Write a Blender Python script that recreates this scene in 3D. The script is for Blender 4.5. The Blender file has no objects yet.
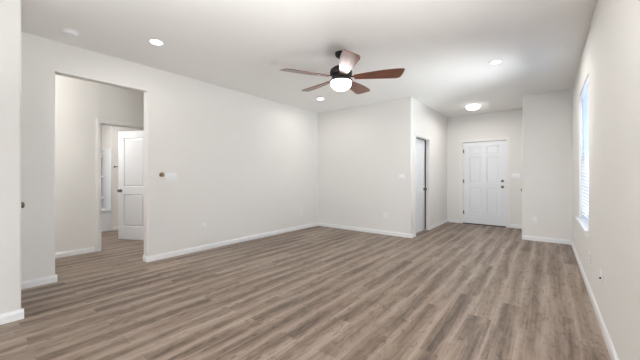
import bpy, bmesh, math, random
from mathutils import Matrix, Vector
S = bpy.context.scene
COL = S.collection
PI = math.pi
rnd = random.Random(4)

# ------------------------------------------------------------------ camera
cd = bpy.data.cameras.new('camera'); cam = bpy.data.objects.new('camera', cd); COL.objects.link(cam)
cam.location = (0, 0, 1.203); cam.rotation_euler = (PI/2, 0, 0.6644)
cd.sensor_width = 36; cd.lens = 36*290.07/640; cd.shift_y = -3.94/640; cd.clip_start = .02
S.camera = cam
# ------------------------------------------------------------------ view and world
S.view_settings.view_transform = 'Standard'; S.view_settings.look = 'None'
S.view_settings.gamma = 1; S.view_settings.use_curve_mapping = False
S.view_settings.exposure = 0.54
w = bpy.data.worlds.new('sky'); S.world = w; w.use_nodes = True
nt = w.node_tree; bg = nt.nodes['Background']
tc = nt.nodes.new('ShaderNodeTexCoord'); sx = nt.nodes.new('ShaderNodeSeparateXYZ'); rp = nt.nodes.new('ShaderNodeValToRGB')
nt.links.new(tc.outputs['Generated'], sx.inputs[0]); nt.links.new(sx.outputs['Z'], rp.inputs[0]); nt.links.new(rp.outputs[0], bg.inputs['Color'])
rp.color_ramp.elements[0].position = 0.0; rp.color_ramp.elements[0].color = (.72, .84, 1, 1)
rp.color_ramp.elements[1].position = 0.6; rp.color_ramp.elements[1].color = (.42, .63, 1, 1)
bg.inputs['Strength'].default_value = 4.6

def lamp(name, kind, loc, power, color=(1, 1, 1), size=.13, size_y=None, rot=(0, 0, 0), spread=None):
    l = bpy.data.lights.new(name, kind); l.energy = power; l.color = color
    if kind == 'AREA':
        l.shape = 'RECTANGLE' if size_y else 'DISK'; l.size = size
        if size_y: l.size_y = size_y
        if spread: l.spread = spread
    else: l.shadow_soft_size = size
    o = bpy.data.objects.new(name, l); COL.objects.link(o); o.location = loc; o.rotation_euler = rot
    return o
# fill lamps added at an unseen rear opening, the second aimed at the ceiling
lamp('rear_fill', 'AREA', (-1.1, -6.52, 1.25), 18, (1, .99, .965), 2.4, 2.2, (math.radians(106), 0, 0))
lamp('rear_ceiling_fill', 'AREA', (-1.1, -6.3, .9), 85, (1, .99, .965), 2.2, 1.0, (math.radians(150), 0, 0), spread=math.radians(115))
# daylight bounced up from the ground outside the right-hand window
lamp('window_daylight', 'AREA', (2.2, 4.75, .25), 470, (1, .985, .96), 2.4, 3.0, (0, math.radians(118), 0))
# fill lamp added at an unseen right-hand window, aimed up to brighten the ceiling
lamp('near_ceiling_fill', 'AREA', (.42, .85, 1.0), 70, (1, .995, .98), .6, .6, (0, math.radians(160), 0), spread=math.radians(120))
# lamps of the hall and bathroom on the far side of the left wall (out of view behind it)
lamp('hall_lamp', 'POINT', (-5.0, 0.0, 2.5), 22, (1, .985, .96), .12)
lamp('bath_lamp', 'AREA', (-6.7, 1.35, 2.70), 21, (1, .975, .95), .4)

# ------------------------------------------------------------------ materials
def mat(name, col, rough=.5, metal=0, bump=0, bscale=200, coat=0, emit=0, ecol=None, var=0.0):
    m = bpy.data.materials.new(name); m.use_nodes = True
    n = m.node_tree.nodes; L = m.node_tree.links; p = n['Principled BSDF']
    p.inputs['Base Color'].default_value = (*col, 1); p.inputs['Roughness'].default_value = rough; p.inputs['Metallic'].default_value = metal
    p.inputs['Coat Weight'].default_value = coat
    t = n.new('ShaderNodeTexCoord')
    if bump:
        no = n.new('ShaderNodeTexNoise'); no.inputs['Scale'].default_value = bscale; no.inputs['Detail'].default_value = 3
        b = n.new('ShaderNodeBump'); b.inputs['Strength'].default_value = bump; b.inputs['Distance'].default_value = .002
        L.new(t.outputs['Object'], no.inputs['Vector']); L.new(no.outputs['Fac'], b.inputs['Height']); L.new(b.outputs['Normal'], p.inputs['Normal'])
    if var:
        no = n.new('ShaderNodeTexNoise'); no.inputs['Scale'].default_value = 3
        mx = n.new('ShaderNodeMix'); mx.data_type = 'RGBA'
        mx.inputs['A'].default_value = (*[c*(1-var) for c in col], 1); mx.inputs['B'].default_value = (*[min(1, c*(1+var)) for c in col], 1)
        L.new(t.outputs['Object'], no.inputs['Vector']); L.new(no.outputs['Fac'], mx.inputs['Factor']); L.new(mx.outputs['Result'], p.inputs['Base Color'])
    if emit:
        p.inputs['Emission Color'].default_value = (*(ecol or (1, 1, 1)), 1); p.inputs['Emission Strength'].default_value = emit
    return m
WALL = mat('wall_paint', (.81, .795, .77), .75, bump=.12, bscale=160, var=.01)
CEIL = mat('ceiling_paint', (.93, .925, .91), .85, bump=.2, bscale=120, var=.01)
TRIM = mat('trim_paint', (.86, .865, .87), .35, bump=.02)
CASE = mat('casing_paint', (.83, .82, .80), .4, bump=.02)
DOOR = mat('door_paint', (.82, .835, .86), .33, bump=.03, bscale=90)
PLAST = mat('white_plastic', (.88, .89, .90), .35, bump=.02)
SLOT = mat('dark_slot', (.05, .05, .05), .5, bump=.05)
NICKEL = mat('satin_nickel', (.20, .175, .15), .36, 1, bump=.03)
BRASS = mat('aged_brass', (.36, .25, .16), .32, 1, bump=.03)
BRONZE = mat('dark_bronze', (.012, .010, .009), .45, .2, bump=.03)
RUBBER = mat('black_rubber', (.03, .03, .032), .6, bump=.1)
THRESH = mat('bronze_threshold', (.06, .042, .032), .5, .3, bump=.05)
TUB = mat('white_fibreglass', (.77, .785, .80), .2, bump=.01)
BLIND = mat('blind_vinyl', (.84, .86, .88), .4, bump=.02)
GLOBE = mat('lit_globe', (1, 1, 1), .3, emit=11, ecol=(1, .98, .95), bump=.01)
LENS = mat('lit_lens', (1, 1, 1), .4, emit=14, ecol=(1, .96, .9), bump=.01)
DOME = mat('lit_dome', (1, 1, 1), .4, emit=3.2, ecol=(1, .98, .94), bump=.01)
GROUND = mat('ground_gravel', (.42, .41, .38), .9, bump=.6, bscale=30, var=.3)
# translucent vinyl for the slats
p = BLIND.node_tree.nodes['Principled BSDF']
tr = BLIND.node_tree.nodes.new('ShaderNodeBsdfTranslucent'); tr.inputs['Color'].default_value = (.85, .9, 1, 1)
ms = BLIND.node_tree.nodes.new('ShaderNodeMixShader'); ms.inputs[0].default_value = .5
o_ = BLIND.node_tree.nodes['Material Output']
BLIND.node_tree.links.new(p.outputs[0], ms.inputs[1]); BLIND.node_tree.links.new(tr.outputs[0], ms.inputs[2]); BLIND.node_tree.links.new(ms.outputs[0], o_.inputs['Surface'])
# window glass
GLASS = bpy.data.materials.new('window_glass'); GLASS.use_nodes = True
n = GLASS.node_tree.nodes; L = GLASS.node_tree.links; n.remove(n['Principled BSDF'])
a = n.new('ShaderNodeBsdfTransparent'); a.inputs[0].default_value = (.94, .97, .98, 1); g = n.new('ShaderNodeBsdfGlossy'); g.inputs['Roughness'].default_value = .02
fr = n.new('ShaderNodeFresnel'); fr.inputs[0].default_value = 1.45; mx = n.new('ShaderNodeMixShader')
L.new(fr.outputs[0], mx.inputs[0]); L.new(a.outputs[0], mx.inputs[1]); L.new(g.outputs[0], mx.inputs[2]); L.new(mx.outputs[0], n['Material Output'].inputs['Surface'])

def ramp(nodes, stops):
    r = nodes.new('ShaderNodeValToRGB'); e = r.color_ramp.elements
    while len(e) < len(stops): e.new(.5)
    for k, (pos, c) in enumerate(stops): e[k].position = pos; e[k].color = (*c, 1)
    return r
def floor_material():
    m = bpy.data.materials.new('vinyl_planks'); m.use_nodes = True
    n = m.node_tree.nodes; L = m.node_tree.links; p = n['Principled BSDF']
    t = n.new('ShaderNodeTexCoord')
    mp = n.new('ShaderNodeMapping'); mp.inputs['Rotation'].default_value = (0, 0, PI/2); mp.inputs['Location'].default_value = (.35, .005, 0)
    L.new(t.outputs['Object'], mp.inputs['Vector'])
    br = n.new('ShaderNodeTexBrick'); br.offset = .37; br.offset_frequency = 2
    for k, v in (('Color1', (0, 0, 0, 1)), ('Color2', (1, 1, 1, 1)), ('Mortar', (.5, .5, .5, 1))): br.inputs[k].default_value = v
    for k, v in (('Scale', 1), ('Mortar Size', .0016), ('Mortar Smooth', .2), ('Brick Width', 1.22), ('Row Height', .18), ('Bias', 0)): br.inputs[k].default_value = v
    L.new(mp.outputs['Vector'], br.inputs['Vector'])
    rnd_ = br.outputs['Color']                       # one random value per plank
    off = n.new('ShaderNodeVectorMath'); off.operation = 'MULTIPLY_ADD'
    cmb = n.new('ShaderNodeCombineXYZ'); 
    for k in range(3): L.new(rnd_, cmb.inputs[k])
    off.inputs[1].default_value = (37, 53, 19); L.new(cmb.outputs[0], off.inputs[0]); L.new(t.outputs['Object'], off.inputs[2])
    def noise(sc, sx_, sy_, detail=4, rough=.55, dist=0):
        q = n.new('ShaderNodeMapping'); q.inputs['Scale'].default_value = (sx_, sy_, 1); L.new(off.outputs[0], q.inputs['Vector'])
        o = n.new('ShaderNodeTexNoise'); o.inputs['Scale'].default_value = sc; o.inputs['Detail'].default_value = detail
        o.inputs['Roughness'].default_value = rough; o.inputs['Distortion'].default_value = dist; L.new(q.outputs[0], o.inputs['Vector']); return o.outputs['Fac']
    broad = noise(1, 8, .55, 3, .5, .6)
    fine = noise(1, 55, 1.6, 5, .6, .3)
    patch = noise(1, 17, 4.5, 4, .6, 1.5)
    def math_(op, a, b):
        k = n.new('ShaderNodeMath'); k.operation = op
        for i, v in enumerate((a, b)):
            if isinstance(v, (int, float)): k.inputs[i].default_value = v
            else: L.new(v, k.inputs[i])
        return k.outputs[0]
    # printed plank pattern: pale long edges, darker mottled heart
    sep = n.new('ShaderNodeSeparateXYZ'); L.new(mp.outputs['Vector'], sep.inputs[0])
    warp = noise(1, 4, 1.3, 2, .5)
    fy_ = math_('FRACT', math_('DIVIDE', sep.outputs['Y'], .18), 0)
    edge = math_('POWER', math_('MULTIPLY', math_('ABSOLUTE', math_('ADD', math_('SUBTRACT', fy_, .5), math_('MULTIPLY', math_('SUBTRACT', warp, .5), .35)), 0), 2), 2.2)
    v = math_('ADD', math_('MULTIPLY', broad, .55), math_('MULTIPLY', fine, .28))
    v = math_('ADD', v, math_('MULTIPLY', rnd_, .05))
    v = math_('ADD', v, math_('MULTIPLY', math_('MINIMUM', edge, 1), .165))
    v = math_('ADD', v, math_('MULTIPLY', patch, .26))
    r = ramp(n, [(.45, (.070, .041, .026)), (.54, (.150, .102, .073)), (.62, (.225, .167, .127)), (.72, (.315, .247, .196)), (.85, (.40, .325, .265))])
    L.new(v, r.inputs[0])
    kn = ramp(n, [(.29, (.36, .29, .25)), (.43, (1, 1, 1))]); L.new(noise(1, 26, 9, 3, .55, .8), kn.inputs[0])
    mu = n.new('ShaderNodeMix'); mu.data_type = 'RGBA'; mu.blend_type = 'MULTIPLY'; mu.inputs['Factor'].default_value = .75
    L.new(r.outputs[0], mu.inputs['A']); L.new(kn.outputs[0], mu.inputs['B'])
    jm = n.new('ShaderNodeMix'); jm.data_type = 'RGBA'; jm.inputs['B'].default_value = (.07, .05, .04, 1)
    L.new(mu.outputs['Result'], jm.inputs['A']); L.new(math_('MULTIPLY', br.outputs['Fac'], .35), jm.inputs['Factor'])
    L.new(jm.outputs['Result'], p.inputs['Base Color'])
    p.inputs['Roughness'].default_value = .42
    b = n.new('ShaderNodeBump'); b.inputs['Strength'].default_value = .15; b.inputs['Distance'].default_value = .001
    L.new(fine, b.inputs['Height']); L.new(b.outputs[0], p.inputs['Normal'])
    return m
FLOOR = floor_material()
def blade_material():
    m = bpy.data.materials.new('walnut_blade'); m.use_nodes = True
    n = m.node_tree.nodes; L = m.node_tree.links; p = n['Principled BSDF']
    t = n.new('ShaderNodeTexCoord'); q = n.new('ShaderNodeMapping'); q.inputs['Scale'].default_value = (3, 40, 10); L.new(t.outputs['Object'], q.inputs[0])
    o = n.new('ShaderNodeTexNoise'); o.inputs['Scale'].default_value = 1; o.inputs['Detail'].default_value = 5; o.inputs['Distortion'].default_value = .8; L.new(q.outputs[0], o.inputs['Vector'])
    r = ramp(n, [(.3, (.06, .012, .003)), (.5, (.15, .033, .008)), (.7, (.26, .07, .018))]); L.new(o.outputs['Fac'], r.inputs[0]); L.new(r.outputs[0], p.inputs['Base Color'])
    p.inputs['Roughness'].default_value = .36; p.inputs['Coat Weight'].default_value = .45; p.inputs['Coat Roughness'].default_value = .3
    return m
WOOD = blade_material()

# ------------------------------------------------------------------ helpers
def box(bm, x0, x1, y0, y1, z0, z1, bev=0, mtx=None):
    vs = [bm.verts.new(c) for c in ((x0,y0,z0),(x1,y0,z0),(x1,y1,z0),(x0,y1,z0),(x0,y0,z1),(x1,y0,z1),(x1,y1,z1),(x0,y1,z1))]
    fs = [bm.faces.new([vs[i] for i in q]) for q in ((3,2,1,0),(4,5,6,7),(0,1,5,4),(1,2,6,5),(2,3,7,6),(3,0,4,7))]
    if bev:
        es = list({e for f in fs for e in f.edges})
        r = bmesh.ops.bevel(bm, geom=es, offset=bev, segments=2, profile=.5, affect='EDGES')
        vs = list({v for f in r['faces'] for v in f.verts} | {v for v in vs if v.is_valid})
    if mtx: bmesh.ops.transform(bm, matrix=mtx, verts=[v for v in vs if v.is_valid])
    return bm
def lathe(bm, prof, seg=32, mtx=None):
    """profile of (r, z) around local Z"""
    rings = []; new = []
    for r, z in prof:
        if r < 1e-6: ring = [bm.verts.new((0, 0, z))]
        else: ring = [bm.verts.new((r*math.cos(2*PI*k/seg), r*math.sin(2*PI*k/seg), z)) for k in range(seg)]
        rings.append(ring); new += ring
    for a, b in zip(rings, rings[1:]):
        for k in range(seg):
            q = [a[k % len(a)], a[(k+1) % len(a)], b[(k+1) % len(b)], b[k % len(b)]]
            q = list(dict.fromkeys(q))
            if len(q) > 2: bm.faces.new(q)
    for ring, flip in ((rings[0], 0), (rings[-1], 1)):
        if len(ring) > 1: bm.faces.new(ring)
    if mtx: bmesh.ops.transform(bm, matrix=mtx, verts=new)
    return bm
def obj(name, bm, m, parent=None, loc=(0, 0, 0), rot=(0, 0, 0), smooth=False, label=None):
    bmesh.ops.recalc_face_normals(bm, faces=bm.faces[:])
    me = bpy.data.meshes.new(name); bm.to_mesh(me); bm.free()
    me.materials.append(m)
    if smooth:
        for f in me.polygons: f.use_smooth = True
        me.set_sharp_from_angle(angle=math.radians(40))
    o = bpy.data.objects.new(name, me); COL.objects.link(o); o.location = loc; o.rotation_euler = rot; o.parent = parent
    if label: o['label'] = label
    return o
def B(): return bmesh.new()
def bx(name, m, dims, parent=None, bev=0, **k): return obj(name, box(B(), *dims, bev=bev), m, parent, smooth=bev > 0, **k)
def tag(o, label, cat, group=None, kind=None):
    o['label'] = label; o['category'] = cat
    if group: o['group'] = group
    if kind: o['kind'] = kind
    return o
def thing(name, label, cat, loc=(0, 0, 0), rz=0, group=None, kind=None):
    o = bpy.data.objects.new(name, None); COL.objects.link(o); o.empty_display_size = .05
    o.location = loc; o.rotation_euler = (0, 0, rz); return tag(o, label, cat, group, kind)
def dup(root, loc, rz, label):
    r = root.copy(); COL.objects.link(r); r.location = loc; r.rotation_euler = (0, 0, rz); r['label'] = label
    for ch in list(root.children):
        c = ch.copy(); COL.objects.link(c); c.parent = r
        for g_ in list(ch.children):
            d = g_.copy(); COL.objects.link(d); d.parent = c
    return r
def struct(name, bm, m, label, cat, smooth=False):
    return tag(obj(name, bm, m, smooth=smooth), label, cat, kind='structure')
def wall(name, axis, a0, a1, d0, d1, z0, z1, holes, label, round_edges=(), parent=None):
    """slab along axis ('x' or 'y') from a0 to a1, thickness d0..d1, with rectangular holes (a0,a1,z0,z1)"""
    As = sorted({a0, a1, *[h[0] for h in holes], *[h[1] for h in holes]}); Zs = sorted({z0, z1, *[h[2] for h in holes], *[h[3] for h in holes]})
    As = [a for a in As if a0 <= a <= a1]; Zs = [z for z in Zs if z0 <= z <= z1]
    bm = B(); V = {}
    def v(i, j, d):
        if (i, j, d) not in V:
            t_ = d1 if d else d0
            V[i, j, d] = bm.verts.new((As[i], t_, Zs[j]) if axis == 'x' else (t_, As[i], Zs[j]))
        return V[i, j, d]
    nA, nZ = len(As)-1, len(Zs)-1
    def full(i, j):
        if not (0 <= i < nA and 0 <= j < nZ): return False
        ca, cz = (As[i]+As[i+1])/2, (Zs[j]+Zs[j+1])/2
        return not any(h[0] < ca < h[1] and h[2] < cz < h[3] for h in holes)
    for i in range(nA):
        for j in range(nZ):
            if not full(i, j): continue
            bm.faces.new([v(i,j,0), v(i+1,j,0), v(i+1,j+1,0), v(i,j+1,0)]); bm.faces.new([v(i,j,1), v(i,j+1,1), v(i+1,j+1,1), v(i+1,j,1)])
            for di, dj, p0, p1 in ((-1,0,(i,j),(i,j+1)), (1,0,(i+1,j),(i+1,j+1)), (0,-1,(i,j),(i+1,j)), (0,1,(i,j+1),(i+1,j+1))):
                if not full(i+di, j+dj): bm.faces.new([v(*p0,0), v(*p1,0), v(*p1,1), v(*p0,1)])
    bmesh.ops.recalc_face_normals(bm, faces=bm.faces[:])
    if round_edges:                                    # bull-nosed drywall corners: vertical edges at (x, y)
        es = [e for e in bm.edges if all(any(abs(q.co.x-x) < 1e-4 and abs(q.co.y-y) < 1e-4 for x, y in round_edges) for q in e.verts) and abs(e.verts[0].co.z-e.verts[1].co.z) > .01 and e.calc_face_angle(0) > .5]
        bmesh.ops.bevel(bm, geom=es, offset=.018, segments=4, profile=.5, affect='EDGES')
    return struct(name, bm, WALL, label, 'wall')

H = 2.74
XA, YB, XC, YD, XE, YE, XF = -4.40, 5.52, -2.073, 8.062, -.366, 6.719, .344
XS, YS = -3.49, .374           # stub wall end
OY0, OY1, OZ = .742, 1.703, 2.39
XH = -5.66                     # far wall of the side hall
# ------------------------------------------------------------------ structure
bm = B(); box(bm, -8.55, XF+.17, -6.65, 8.2, -.12, 0); struct('floor', bm, FLOOR, 'grey-brown wood-look plank floor running through the room', 'floor')
bm = B(); box(bm, -8.55, XF+.17, -6.65, 8.2, H, H+.12); struct('ceiling', bm, CEIL, 'flat off-white painted ceiling', 'ceiling')
bm = B(); box(bm, -40, 40, -40, 40, -.4, -.2); struct('ground', bm, GROUND, 'pale ground outside the window', 'ground')
T = .12; z0, z1 = -.01, H+.01
wall('wall_left', 'y', YS-T, YB, XA-T, XA, z0, z1, [(OY0, OY1, -1, OZ)], 'long off-white left wall with a tall plain opening', [(XA, OY0), (XA, OY1)])
wall('wall_back', 'x', XA-T, XC-T, YB, YB+T, z0, z1, [], 'off-white back wall of the room facing the camera')
CY0, CY1, DH = 5.75, 6.56, 2.05
DC = 2.005                      # the side door in the entry is a little lower
wall('wall_entry_left', 'y', YB, YD, XC-T, XC, z0, z1, [(CY0-.02, CY1+.02, -1, DC+.02)], 'wall on the left of the entry passage with a recessed door', [(XC, YB)])
FX0, FX1 = -1.69, -.76
wall('wall_entry_end', 'x', XC-T, XF+.16, YD, YD+T, z0, z1, [(FX0-.02, FX1+.02, -1, DH+.02)], 'end wall of the entry holding the front door')
KY0, KY1 = 6.83, 7.45
wall('wall_entry_closet', 'x', XE, XF, YE, YE+T, z0, z1, [], 'short off-white wall facing the camera right of the front door', [(XE, YE)])
wall('wall_entry_right', 'y', YE+T, YD, XE, XE+T, z0, z1, [(KY0-.02, KY1+.02, -1, DH)], 'wall on the right of the entry with the coat closet door')
WY0, WY1, WZ0, WZ1 = 4.19, 5.31, .63, 2.30
wall('wall_right', 'y', -6.65, YD, XF, XF+.16, z0, z1, [(WY0, WY1, WZ0, WZ1), (.55, 1.15, WZ0, WZ1)], 'off-white right wall with the narrow blind-covered window', [(XF, WY0), (XF, WY1)])
wall('wall_near_left', 'y', -6.65, YS, XS-T, XS, z0, z1, [], 'end of a wall at the left edge of the picture', [(XS, YS)])
wall('wall_left_closet', 'x', XA-T, XS-T, YS-T, YS, z0, z1, [(-4.30, -3.69, -1, DH)], 'closet wall around the corner of the left wall end')
wall('wall_rear', 'x', XS-T, XF+.16, -6.65, -6.50, z0, z1, [(-2.4, 0.2, .1, 2.4)], 'wall behind the camera with a wide opening added for light')  # rear opening is added to bring in light
wall('wall_hall', 'y', -.72, 3.42, XH-T, XH, z0, z1, [(1.49, 2.255, -1, DH+.02)], 'far wall of the side hall with the bathroom doorway')
wall('wall_hall_near', 'x', XH-T, XA-T, -.72, -.60, z0, z1, [], 'near end wall of the side hall')
wall('wall_hall_far', 'x', XH, XA-T, 3.30, 3.42, z0, z1, [], 'far end wall of the side hall')
wall('wall_hall_closet', 'y', -.60, YS-T, XA-T, XA-T+.06, z0, z1, [], 'side of the hall closet')
wall('wall_bath_left', 'x', -8.5, XH-T, .55, .67, z0, z1, [], 'left wall of the bathroom')
wall('wall_bath_right', 'x', -8.5, XH-T, 3.30, 3.42, z0, z1, [], 'right wall of the bathroom')
wall('wall_bath_back', 'y', .67, 3.30, -8.5, -8.32, z0, z1, [], 'back wall of the bathroom')
XT, YT = -7.58, 2.22
wall('wall_bath_partition', 'y', YT, 3.30, -8.32, XT, z0, z1, [], 'painted wall beside the bathtub alcove')

# baseboards: run from p to q, n = outward direction into the room
def baseboard(name, label, runs):
    prof = [(0, 0), (.014, 0), (.014, .055), (.010, .068), (.005, .076), (.004, .083), (0, .083)]
    bm = B()
    for (x0, y0), (x1, y1), (nx, ny) in runs:
        A = [bm.verts.new((x0+nx*d, y0+ny*d, z)) for d, z in prof]; Q = [bm.verts.new((x1+nx*d, y1+ny*d, z)) for d, z in prof]
        k = len(prof)
        for i in range(k): bm.faces.new([A[i], A[(i+1) % k], Q[(i+1) % k], Q[i]])
        bm.faces.new(A); bm.faces.new(Q[::-1])
    return struct(name, bm, TRIM, label, 'baseboard')
t_ = .014
baseboard('baseboard_left', 'white baseboard along the long left wall', [((XA, OY1-t_), (XA, YB), (1, 0)), ((XA, OY1), (XA-T, OY1), (0, -1))])
baseboard('baseboard_left_pier', 'white baseboard on the short piece of left wall before the opening', [((XA, YS), (XA, OY0+t_), (1, 0)), ((XA, OY0), (XA-T, OY0), (0, 1))])
baseboard('baseboard_back', 'white baseboard along the back wall', [((XA+t_, YB), (XC+t_, YB), (0, -1)), ((XC, YB), (XC, CY0-.085), (1, 0))])
baseboard('baseboard_entry_left', 'white baseboard past the recessed door in the entry', [((XC, CY1+.085), (XC, YD), (1, 0))])
baseboard('baseboard_entry_end', 'white baseboard beside the front door', [((XC+t_, YD), (FX0-.085, YD), (0, -1)), ((FX1+.085, YD), (XE-t_, YD), (0, -1))])
baseboard('baseboard_entry_closet', 'white baseboard under the short wall right of the front door', [((XE-t_, YE), (XF-t_, YE), (0, -1))])
baseboard('baseboard_entry_right', 'white baseboard around the corner beside the coat closet', [((XE, YE), (XE, KY0-.085), (-1, 0)), ((XE, KY1+.085), (XE, YD-t_), (-1, 0))])
baseboard('baseboard_right', 'white baseboard along the right wall below the window', [((XF, -6.5), (XF, YE), (-1, 0))])
baseboard('baseboard_near_left', 'white baseboard on the wall end at the left edge', [((XS, -6.5), (XS, YS+t_), (1, 0)), ((XS, YS), (-3.62, YS), (0, 1))])
baseboard('baseboard_hall', 'white baseboard in the side hall before the bathroom doorway', [((XH, -.6), (XH, 1.42), (1, 0)), ((XH, 2.325), (XH, 3.3), (1, 0))])
baseboard('baseboard_bath', 'white baseboard beside the bathtub', [((XT, YT+.002), (XT, 3.3), (1, 0))])

# door casings and jambs, built in a local frame: door plane y=0 faces -Y, opening x 0..w
def casing(name, label, loc, rz, w_, h_, depth, back=False, width=.065, stop=None):
    bm = B(); g = .006
    for ys, s in ((0, -1),) + (((depth, 1),) if back else ()):
        for k, (o, th) in enumerate(((0, .012), (.012, .017))):      # stepped colonial profile
            y0, y1 = sorted((ys, ys+s*th)); wd = width-o*2
            box(bm, -g-wd-o, -g-o, y0, y1, 0, h_+g+wd+o); box(bm, w_+g+o, w_+g+wd+o, y0, y1, 0, h_+g+wd+o); box(bm, -g-o, w_+g+o, y0, y1, h_+g+o, h_+g+wd+o)
    j = .02
    box(bm, -j, 0, 0, depth, 0, h_+j); box(bm, w_, w_+j, 0, depth, 0, h_+j); box(bm, 0, w_, 0, depth, h_, h_+j)
    if stop:
        s0, s1 = stop
        box(bm, 0, .012, s0, s1, 0, h_); box(bm, w_-.012, w_, s0, s1, 0, h_); box(bm, .012, w_-.012, s0, s1, h_-.012, h_)
    o = tag(obj(name, bm, CASE, loc=loc, rot=(0, 0, rz)), label, 'door frame', kind='structure'); return o
casing('trim_1', 'off-white frame around the front door', (FX0, YD, 0), 0, FX1-FX0, DH, T, stop=(.062, .10))
casing('trim_2', 'off-white frame around the recessed entry side door', (XC, CY0, 0), PI/2, CY1-CY0, DC, T)
casing('trim_3', 'white frame around the bathroom doorway', (XH, 1.51, 0), PI/2, .725, DH, T, back=False, stop=(.05, .08))
casing('trim_4', 'white frame around the hidden coat closet door', (XE, KY1, 0), -PI/2, KY1-KY0, DH-.02, T)

# ------------------------------------------------------------------ doors
def leaf(bm, w_, h_, zb, cols, rows, th=.036):
    """moulded panel door leaf, front at y=0, back at y=th; raised panels on both faces"""
    Xs = sorted({0, w_, *[c for p_ in cols for c in p_]}); Zs = sorted({zb, h_, *[c for p_ in rows for c in p_]})
    pan = []
    for y in (0, th):
        V = [[bm.verts.new((x, y, z)) for z in Zs] for x in Xs]
        for i in range(len(Xs)-1):
            for j in range(len(Zs)-1):
                q = [V[i][j], V[i+1][j], V[i+1][j+1], V[i][j+1]]
                f = bm.faces.new(q if y == 0 else q[::-1])
                cx_, cz_ = (Xs[i]+Xs[i+1])/2, (Zs[j]+Zs[j+1])/2
                if any(a < cx_ < b for a, b in cols) and any(a < cz_ < b for a, b in rows): pan.append(f)
        if y == 0: F0 = V
        else: F1 = V
    nx, nz = len(Xs)-1, len(Zs)-1
    for i in range(nx):
        for j in (0, nz): bm.faces.new([F0[i][j], F0[i+1][j], F1[i+1][j], F1[i][j]])
    for j in range(nz):
        for i in (0, nx): bm.faces.new([F0[i][j], F0[i][j+1], F1[i][j+1], F1[i][j]])
    bm.normal_update()
    for off, dep in ((.004, -.001), (.014, -.012), (.008, 0), (.022, .009)):
        r = bmesh.ops.inset_individual(bm, faces=pan, thickness=off, depth=dep)
    return bm
M_out = Matrix.Rotation(PI/2, 4, 'X')        # local +Z of a lathe -> -Y
def knob(parent, x, z, m=NICKEL, name='door_knob', y=0, side=-1, s=1.0):
    prof = [(0, 0), (.031, 0), (.032, .004), (.028, .009), (.012, .012), (.011, .026), (.018, .032), (.027, .040), (.0285, .050), (.024, .059), (.012, .064), (0, .065)]
    return obj(name, lathe(B(), [(r*s, q*s) for r, q in prof], 24, M_out if side < 0 else M_out.inverted()), m, parent, loc=(x, y, z), smooth=True)
def hinge(parent, x, z, m=NICKEL, y=-.006):
    bm = B(); 
    lathe(bm, [(0, -.045), (.006, -.045), (.006, .045), (0, .045)], 12); lathe(bm, [(0, .045), (.004, .046), (.0045, .051), (0, .053)], 12)
    box(bm, -.022, .022, .003, .006, -.044, .044)
    return obj('hinge', bm, m, parent, loc=(x, y, z), smooth=True)
TWO_ROWS = [(.25, .86), (1.0, 1.92)]
def door(name, label, loc, rz, w_, zb, cols, rows, h_=DH-.005):
    d = thing(name, label, 'door', loc, rz, kind='structure')
    obj('door_leaf', leaf(B(), w_, h_, zb, cols, rows), DOOR, d)
    return d
# front door, six panels
fw = FX1-FX0-.006
d = door('door_1', 'white six-panel front door with two round locks at the end of the entry', (FX0+.003, YD+.022, 0), 0, fw, .02,
         [(.135, .405), (.515, .785)], [(.26, .91), (1.03, 1.67), (1.735, 1.94)])
knob(d, fw-.07, .945); obj('deadbolt', lathe(B(), [(0, 0), (.031, 0), (.031, .008), (.026, .016), (.016, .017), (.016, .022), (0, .022)], 24, M_out), NICKEL, d, loc=(fw-.07, 0, 1.085), smooth=True)
for z in (.28, 1.07, 1.83): hinge(d, 0, z)
tag(bx('threshold', THRESH, (FX0+.001, FX1-.001, YD-.035, YD+.118, .0005, .019), bev=.004), 'dark bronze threshold strip under the front door', 'threshold')
# recessed side door, weatherstripped
cw = CY1-CY0-.006
d = door('door_2', 'white two-panel door recessed in the left side of the entry passage', (XC-.082, CY0+.003, 0), PI/2, cw, .012, [(.13, cw-.13)], TWO_ROWS, DC-.005)
knob(d, cw-.065, .915)
bm = B(); box(bm, cw-.008, cw+.002, -.024, -.001, .013, DC-.001); box(bm, 0, cw-.008, -.024, -.001, DC-.014, DC-.001)
obj('weatherstrip', bm, RUBBER, d)
# open bathroom door
ang = math.atan2(.405, .915)
d = door('door_3', 'white two-panel bathroom door standing open beyond the left wall opening', (-6.415, 1.977, 0), ang, .705, .012, [(.125, .58)], TWO_ROWS)
knob(d, .062, .925); knob(d, .062, .925, y=.036, side=1)
for z in (.25, 1.10, 1.80): hinge(d, .709, z)
# closet doors, seen only by their knobs
d = door('door_4', 'coat closet door around the corner of the short entry wall, its knob showing', (XE-.006, KY1-.003, 0), -PI/2, KY1-KY0-.006, .012, [(.12, .494)], TWO_ROWS)
knob(d, .07, .913, y=0)
d = door('door_5', 'closet door hidden behind the wall end at the left edge, its knob showing', (-3.692, YS-.013, 0), PI, .604, .012, [(.1, .504)], TWO_ROWS)
knob(d, .088, .938, y=0)

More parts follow.
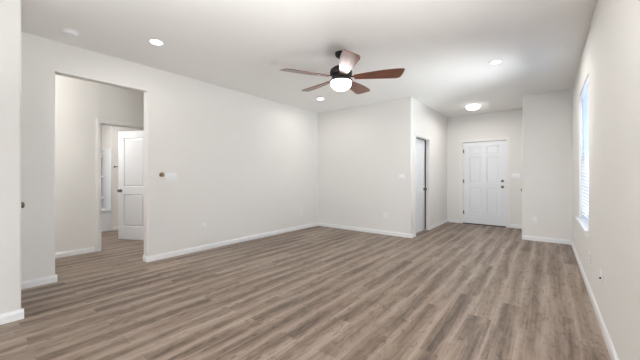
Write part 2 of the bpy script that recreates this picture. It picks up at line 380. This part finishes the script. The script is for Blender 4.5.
# ------------------------------------------------------------------ window and blind
win = thing('window_1', 'narrow tall window in the right wall', 'window', (XF, 0, 0), kind='structure')
def ring(bm, x0, x1, y0, y1, za, zb_, t): 
    box(bm, x0, x1, y0, y0+t, za, zb_); box(bm, x0, x1, y1-t, y1, za, zb_); box(bm, x0, x1, y0+t, y1-t, za, za+t); box(bm, x0, x1, y0+t, y1-t, zb_-t, zb_)
bm = B(); ring(bm, .095, .155, WY0+.001, WY1-.001, WZ0+.001, WZ1-.001, .045); obj('window_frame', bm, TRIM, win)
zm = (WZ0+WZ1)/2
bm = B(); ring(bm, .105, .13, WY0+.047, WY1-.047, WZ0+.047, zm+.02, .035); obj('sash', bm, TRIM, win)
bm = B(); ring(bm, .13, .15, WY0+.047, WY1-.047, zm-.02, WZ1-.047, .035); obj('sash', bm, TRIM, win)
bx('pane', GLASS, (.115, .119, WY0+.083, WY1-.083, WZ0+.083, zm-.016), win); bx('pane', GLASS, (.138, .142, WY0+.083, WY1-.083, zm+.016, WZ1-.083), win)
added_win2 = thing('added_window_2', 'unseen narrow window added in the right wall to let in light', 'window', (XF, 0, 0), kind='structure')  # unseen window, added as a way in for extra light
bm = B(); ring(bm, .095, .155, .551, 1.149, WZ0+.001, WZ1-.001, .045); obj('window_frame', bm, TRIM, added_win2); bx('pane', GLASS, (.115, .119, .597, 1.103, WZ0+.047, WZ1-.047), added_win2)
added_win3 = thing('added_window_3', 'unseen wide window added in the rear wall to let in light', 'window', (0, 0, 0), kind='structure')  # glazing for the added rear opening, out of view
bm = B(); box(bm, -2.399, -2.34, -6.645, -6.60, .101, 2.399); box(bm, .14, .199, -6.645, -6.60, .101, 2.399); box(bm, -1.13, -1.07, -6.645, -6.60, .161, 2.339); box(bm, -2.34, .14, -6.645, -6.60, .101, .16); box(bm, -2.34, .14, -6.645, -6.60, 2.34, 2.399)
obj('window_frame', bm, TRIM, added_win3)
for xa, xb in ((-2.338, -1.132), (-1.068, .138)): bx('pane', GLASS, (xa, xb, -6.63, -6.625, .162, 2.338), added_win3)
bm = B(); box(bm, -.036, -.001, WY0-.07, WY1+.07, WZ0-.02, WZ0+.004, bev=.005); box(bm, 0.001, .094, WY0+.001, WY1-.001, WZ0+.0005, WZ0+.004)
box(bm, -.016, -.001, WY0-.045, WY1+.045, WZ0-.075, WZ0-.02)
obj('window_sill', bm, TRIM, win, smooth=True)
bl = thing('window_blind', 'white horizontal slat blind hanging in the right wall window, daylight behind', 'blind', (XF+.048, (WY0+WY1)/2, WZ0))
hw = (WY1-WY0)/2-.012; top = WZ1-WZ0
bx('headrail', BLIND, (-.028, .028, -hw, hw, top-.048, top-.001), bl, bev=.003)
bx('valance', BLIND, (-.038, -.030, -hw-.004, hw+.004, top-.07, top-.002), bl, bev=.003)
bx('bottom_rail', BLIND, (-.026, .026, -hw, hw, .012, .030), bl, bev=.004)
N = 36; zt, zb2 = top-.09, .06; first = None
for k in range(N):
    z = zb2+(zt-zb2)*k/(N-1)
    if first is None:
        bm = B(); th = math.radians(-30); n_ = 6
        up = []; dn = []
        for s in (-1, 1):
            rowu, rowd = [], []
            for q in range(n_+1):
                u = -.025+.05*q/n_; c_ = .0035*(1-(u/.025)**2)
                for row, dz in ((rowu, .0013), (rowd, -.0013)):
                    row.append(bm.verts.new((u*math.cos(th)-(c_+dz)*math.sin(th), s*hw, u*math.sin(th)+(c_+dz)*math.cos(th))))
            up.append(rowu); dn.append(rowd)
        for q in range(n_):
            bm.faces.new([up[0][q], up[0][q+1], up[1][q+1], up[1][q]]); bm.faces.new([dn[0][q], dn[1][q], dn[1][q+1], dn[0][q+1]])
        for s in (0, 1): bm.faces.new(up[s]+dn[s][::-1])
        for q in (0, n_): bm.faces.new([up[0][q], up[1][q], dn[1][q], dn[0][q]])
        first = obj('slat', bm, BLIND, bl, loc=(0, 0, z), smooth=True)
    else:
        c = first.copy(); COL.objects.link(c); c.location = (0, 0, z)
for y in (-hw*.62, hw*.62):
    bm = B()
    for x in (-.0275, .0275): box(bm, x-.0006, x+.0006, y-.001, y+.001, .03, top-.05)
    obj('ladder_cord', bm, BLIND, bl)
obj('tilt_wand', lathe(B(), [(0, 0), (.004, 0), (.004, .7), (.002, .72), (0, .72)], 8), BLIND, bl, loc=(-.034, hw-.1, top-.82), smooth=True)

# ------------------------------------------------------------------ bathroom fittings
tb = thing('bathtub', 'white bathtub seen through the bathroom doorway', 'bathtub', (XT, YT, 0))
bm = B(); y0, y1 = -1.545, -.002
box(bm, -.015, .0, y0, y1, .001, .43)
obj('apron', bm, TUB, tb)
bm = B()
X0, X1 = -.735, .012
o4 = [(X1, y0), (X1, y1), (X0, y1), (X0, y0)]; i4 = [(X1-.10, y0+.1), (X1-.10, y1-.1), (X0+.1, y1-.1), (X0+.1, y0+.1)]; b4 = [(X1-.17, y0+.25), (X1-.17, y1-.18), (X0+.17, y1-.18), (X0+.17, y0+.25)]
R = [[bm.verts.new((x, y, z)) for x, y in q] for q, z in ((o4, .43), (o4, .455), (i4, .455), (b4, .10))]
for a_, b_ in zip(R, R[1:]):
    for k in range(4): bm.faces.new([a_[k], a_[(k+1) % 4], b_[(k+1) % 4], b_[k]])
bm.faces.new(R[-1]); obj('tub_rim_and_basin', bm, TUB, tb); tb.children[-1].name = 'basin'
su = thing('shower_surround', 'white shower wall surround with moulded corner shelves above the bathtub', 'shower surround', (XT, YT, .457))
zt = 1.36
bx('side_panel', TUB, (-.735, .0, -.022, -.002, 0, zt), su, bev=.004)
bx('side_panel', TUB, (-.735, .0, -1.547, -1.527, 0, zt), su, bev=.004)
bx('back_panel', TUB, (-.738, -.718, -1.526, -.023, 0, zt), su, bev=.004)
for z in (.27, .75, 1.22):
    bm = B(); r_ = .2; n_ = 10
    lo = [bm.verts.new((-.717, -.0225, z-.05))]+[bm.verts.new((-.717+r_*math.sin(PI/2*k/n_), -.0225-r_*math.cos(PI/2*k/n_), z-.05)) for k in range(n_+1)]
    hi = [bm.verts.new((q.co.x, q.co.y, z)) for q in lo]
    bm.faces.new(lo); bm.faces.new(hi)
    for k in range(len(lo)): bm.faces.new([lo[k], lo[(k+1) % len(lo)], hi[(k+1) % len(lo)], hi[k]])
    obj('corner_shelf', bm, TUB, su)
# column behind the shelves
tr_ = thing('towel_bar', 'small metal towel bar end on the wall beside the bathtub', 'towel bar', (XT, 2.265, 1.41), PI/2)
for x in (0, .45): obj('post', lathe(B(), [(0, 0), (.022, 0), (.022, .008), (.010, .012), (.010, .055), (0, .058)], 16, M_out), NICKEL, tr_, loc=(x, 0, 0), smooth=True)
obj('bar', lathe(B(), [(0, 0), (.008, 0), (.008, .44), (0, .44)], 12, Matrix.Rotation(PI/2, 4, 'Y')), NICKEL, tr_, loc=(.005, -.045, 0), smooth=True)

# ------------------------------------------------------------------ ceiling fan
fx, fy = -2.027, 3.014
fan = thing('ceiling_fan', 'dark bronze ceiling fan with five walnut blades and a lit white bowl light', 'ceiling fan', (fx, fy, H))
obj('canopy', lathe(B(), [(0, 0), (.075, 0), (.075, -.02), (.066, -.042), (.040, -.062), (.014, -.066), (0, -.066)], 40), BRONZE, fan, smooth=True)
obj('downrod', lathe(B(), [(0, -.06), (.0125, -.06), (.0125, -.15), (.03, -.155), (.033, -.185), (0, -.19)], 20), BRONZE, fan, smooth=True)
obj('motor_housing', lathe(B(), [(0, -.172), (.055, -.174), (.10, -.186), (.132, -.212), (.140, -.245), (.136, -.275), (.115, -.292), (.112, -.318), (.118, -.335), (0, -.335)], 48), BRONZE, fan, smooth=True)
obj('light_collar', lathe(B(), [(0, -.335), (.128, -.335), (.140, -.342), (.141, -.358), (.13, -.361), (0, -.361)], 48), BRONZE, fan, smooth=True)
obj('globe', lathe(B(), [(0, -.356), (.124, -.3585), (.1285, -.372), (.1275, -.39), (.120, -.412), (.105, -.434), (.083, -.451), (.055, -.463), (.027, -.469), (0, -.471)], 48), GLOBE, fan, smooth=True, label='lit white glass bowl')
def blade_bm():
    bm = B(); r0, r1, th = .165, .745, .008; n_ = 16
    secs = []
    for k in range(n_+1):
        s = k/n_
        wl = .044+.062*math.sin(min(1, s*1.2)*PI/2)          # raised (clockwise) side half width
        wr = .042+.060*s**.8
        ru = r0+(r1-r0)*s                       # slanted tip: the clockwise side reaches further out
        q_ = max(0, (s-.86)/.14)**2; wl *= 1-.16*q_; wr *= 1-.26*q_
        secs.append([(ru+.018*s, -wl), (ru-.028*s*s, wr)])
    # tip curve
    def P(x, y): return bm.verts.new((x, y, th/2)), bm.verts.new((x, y, -th/2))
    Lf = [P(*s[0]) for s in secs]; Rt = [P(*s[1]) for s in secs]
    Md = [P((a[0]+b[0])/2+(.006 if k == n_ else 0), (a[1]+b[1])/2) for k, (a, b) in enumerate(secs)]
    for k in range(n_):
        for A, C_ in ((Lf, Md), (Md, Rt)):
            bm.faces.new([A[k][0], A[k+1][0], C_[k+1][0], C_[k][0]]); bm.faces.new([A[k][1], C_[k][1], C_[k+1][1], A[k+1][1]])
        bm.faces.new([Lf[k][0], Lf[k][1], Lf[k+1][1], Lf[k+1][0]]); bm.faces.new([Rt[k][0], Rt[k+1][0], Rt[k+1][1], Rt[k][1]])
    for k in (0, n_):
        for A, C_ in ((Lf, Md), (Md, Rt)): bm.faces.new([A[k][0], C_[k][0], C_[k][1], A[k][1]])
    return bm
def iron_bm():
    bm = B()
    box(bm, .095, .20, -.014, .014, .0055, .012, bev=.002)
    pts = [(.165, -.014), (.205, -.036), (.262, -.030), (.275, 0), (.262, .030), (.205, .036), (.165, .014)]
    a_ = [bm.verts.new((x, y, .0045)) for x, y in pts]; b_ = [bm.verts.new((x, y, .0095)) for x, y in pts]
    bm.faces.new(a_); bm.faces.new(b_)
    for k in range(7): bm.faces.new([a_[k], a_[(k+1) % 7], b_[(k+1) % 7], b_[k]])
    return bm
pitch = math.radians(-12); bl0 = ir0 = None
for k in range(5):
    R_ = Matrix.Rotation(math.radians(25+72*k), 4, 'Z') @ Matrix.Rotation(pitch, 4, 'X')
    if bl0 is None:
        bo = bl0 = obj('blade', blade_bm(), WOOD, fan); io = ir0 = obj('blade_iron', iron_bm(), BRONZE, bo)
    else:
        bo = bl0.copy(); COL.objects.link(bo); io = ir0.copy(); COL.objects.link(io); io.parent = bo
    bo.rotation_euler = R_.to_euler(); bo.location = (0, 0, -.312)

# ------------------------------------------------------------------ ceiling lights and smoke detector
def downlight(loc, label, power=4.8):
    t = thing('recessed_light', label, 'ceiling light', loc, group='recessed ceiling lights')
    obj('trim_ring', lathe(B(), [(.060, -.001), (.080, -.001), (.082, -.004), (.077, -.008), (.064, -.009), (.060, -.006), (.060, -.001)], 40), PLAST, t, smooth=True)
    obj('lens', lathe(B(), [(0, -.001), (.0595, -.001), (.0595, -.005), (.035, -.0065), (0, -.007)], 32), LENS, t, smooth=True)
    l = lamp('recessed_lamp', 'AREA', (0, 0, -.013), power, (1, .97, .92), .11); l.parent = t; return t
downlight((-3.521, 1.46, H), 'lit recessed ceiling light above the left wall opening, near the smoke detector')
downlight((-3.549, 4.541, H), 'small lit recessed ceiling light below the fan, near the far left corner')
downlight((-.547, 4.527, H), 'lit recessed ceiling light on the right, between the fan and the entry', 15)
for x, y in ((-.547, 1.46), (-1.9, -1.6), (-.5, -1.6), (-1.9, -4.4), (-.5, -4.4)):      # fourth lamp of the grid, then unseen lamps added to brighten the room
    lamp('recessed_lamp', 'AREA', (x, y, H-.013), 6, (1, .97, .92), .13)
t = thing('flush_mount_light', 'lit white dome ceiling light in the entry in front of the front door', 'ceiling light', (-1.262, 6.97, H))
obj('base_pan', lathe(B(), [(0, 0), (.137, 0), (.140, -.012), (.134, -.026), (0, -.026)], 40), PLAST, t, smooth=True)
obj('dome', lathe(B(), [(0, -.02), (.124, -.0265), (.136, -.036), (.135, -.052), (.118, -.078), (.088, -.097), (.048, -.108), (.012, -.111), (0, -.111)], 40), DOME, t, smooth=True, label='lit white glass dome')
obj('finial', lathe(B(), [(0, -.108), (.009, -.109), (.010, -.118), (.005, -.125), (0, -.126)], 16), NICKEL, t, smooth=True)
l = lamp('entry_lamp', 'AREA', (0, 0, -.13), 8.5, (1, .975, .94), .22); l.parent = t
t = thing('smoke_detector', 'round white smoke detector on the ceiling at the upper left', 'smoke detector', (-3.998, .786, H))
obj('mounting_plate', lathe(B(), [(0, 0), (.084, 0), (.085, -.005), (.078, -.010), (0, -.010)], 40), PLAST, t, smooth=True)
obj('housing', lathe(B(), [(0, -.009), (.066, -.010), (.070, -.014), (.066, -.034), (.050, -.043), (.028, -.045), (.026, -.041), (0, -.041)], 40), PLAST, t, smooth=True)
obj('test_button', lathe(B(), [(0, -.040), (.011, -.041), (.011, -.046), (0, -.047)], 16), PLAST, t, loc=(.0, 0, 0), smooth=True)

# ------------------------------------------------------------------ switches and outlets
def plate(bm, w_, h_): return box(bm, -w_/2, w_/2, -.006, -.0003, -h_/2, h_/2, bev=.002)
def switch(loc, rz, gangs, label):
    t = thing('light_switch', label, 'light switch', loc, rz, group='wall light switches'); w_ = .07+.046*(gangs-1)
    obj('faceplate', plate(B(), w_, .115), PLAST, t, smooth=True)
    for k in range(gangs):
        x = (k-(gangs-1)/2)*.046
        bm = B(); box(bm, x-.016, x+.016, -.0068, -.0055, -.033, .033, bev=.0005); box(bm, x-.005, x+.005, -.018, -.006, -.002, .010, bev=.002, mtx=None)
        obj('toggle', bm, PLAST, t, smooth=True)
    return t
def outlet_proto(loc, rz, label):
    t = thing('wall_outlet', label, 'wall outlet', loc, rz, group='white wall outlets')
    obj('faceplate', plate(B(), .07, .115), PLAST, t, smooth=True)
    for z in (-.0215, .0215):
        r = obj('receptacle', lathe(B(), [(0, 0), (.0165, 0), (.0165, .0025), (.0155, .003), (0, .003)], 20, M_out), PLAST, t, loc=(0, -.0055, z), smooth=True)
        bm = B(); box(bm, -.0075, -.0055, -.0034, -.0025, .001, .009); box(bm, .0055, .0075, -.0034, -.0025, .002, .009); box(bm, -.0025, .0025, -.0034, -.0025, -.010, -.005)
        obj('slots', bm, SLOT, r)
    obj('screw', lathe(B(), [(0, .005), (.003, .0055), (.002, .0065), (0, .0068)], 10, M_out), PLAST, t, smooth=True)
    return t
switch((XA, 2.03, 1.192), PI/2, 3, 'wide white switch plate on the left wall beside the opening')
switch((-2.27, YB, 1.18), 0, 2, 'white switch plate on the back wall near its right corner')
switch((-.575, YD, 1.205), 0, 3, 'white switch plate right of the front door')
o0 = outlet_proto((XA, 2.555, .38), PI/2, 'white outlet low on the left wall, nearer the opening')
dup(o0, (XA, 4.885, .365), PI/2, 'white outlet low on the left wall, near the far corner')
dup(o0, (-2.626, YB, .382), 0, 'white outlet low on the back wall')
dup(o0, (XC, 7.184, .375), PI/2, 'white outlet low on the entry wall past the recessed door')
dup(o0, (-.186, YE, .378), 0, 'white outlet low on the short wall right of the front door')
dup(o0, (XF, 3.99, .378), -PI/2, 'white outlet low on the right wall under the window')
t = thing('cable_jack', 'white wall plate with a dark cable jack low on the right wall, nearest the camera', 'cable jack', (XF, 3.209, .40), -PI/2)
obj('faceplate', plate(B(), .07, .115), PLAST, t, smooth=True)
obj('jack', lathe(B(), [(0, 0), (.0085, 0), (.0085, .006), (.006, .007), (.006, .011), (0, .011)], 16, M_out), SLOT, t, loc=(0, -.0055, -.012), smooth=True, label='dark round cable jack')
t = thing('wall_dial', 'small round brass-coloured dial on the left wall between the opening and the switch plate', 'wall dial', (XA, 1.897, 1.224), PI/2)
obj('ring', lathe(B(), [(0, .0003), (.034, .0003), (.034, .010), (.030, .014), (0, .014)], 32, M_out), BRASS, t, smooth=True)
obj('knob', lathe(B(), [(0, .013), (.024, .013), (.0225, .034), (.019, .038), (0, .039)], 32, M_out), BRASS, t, smooth=True)
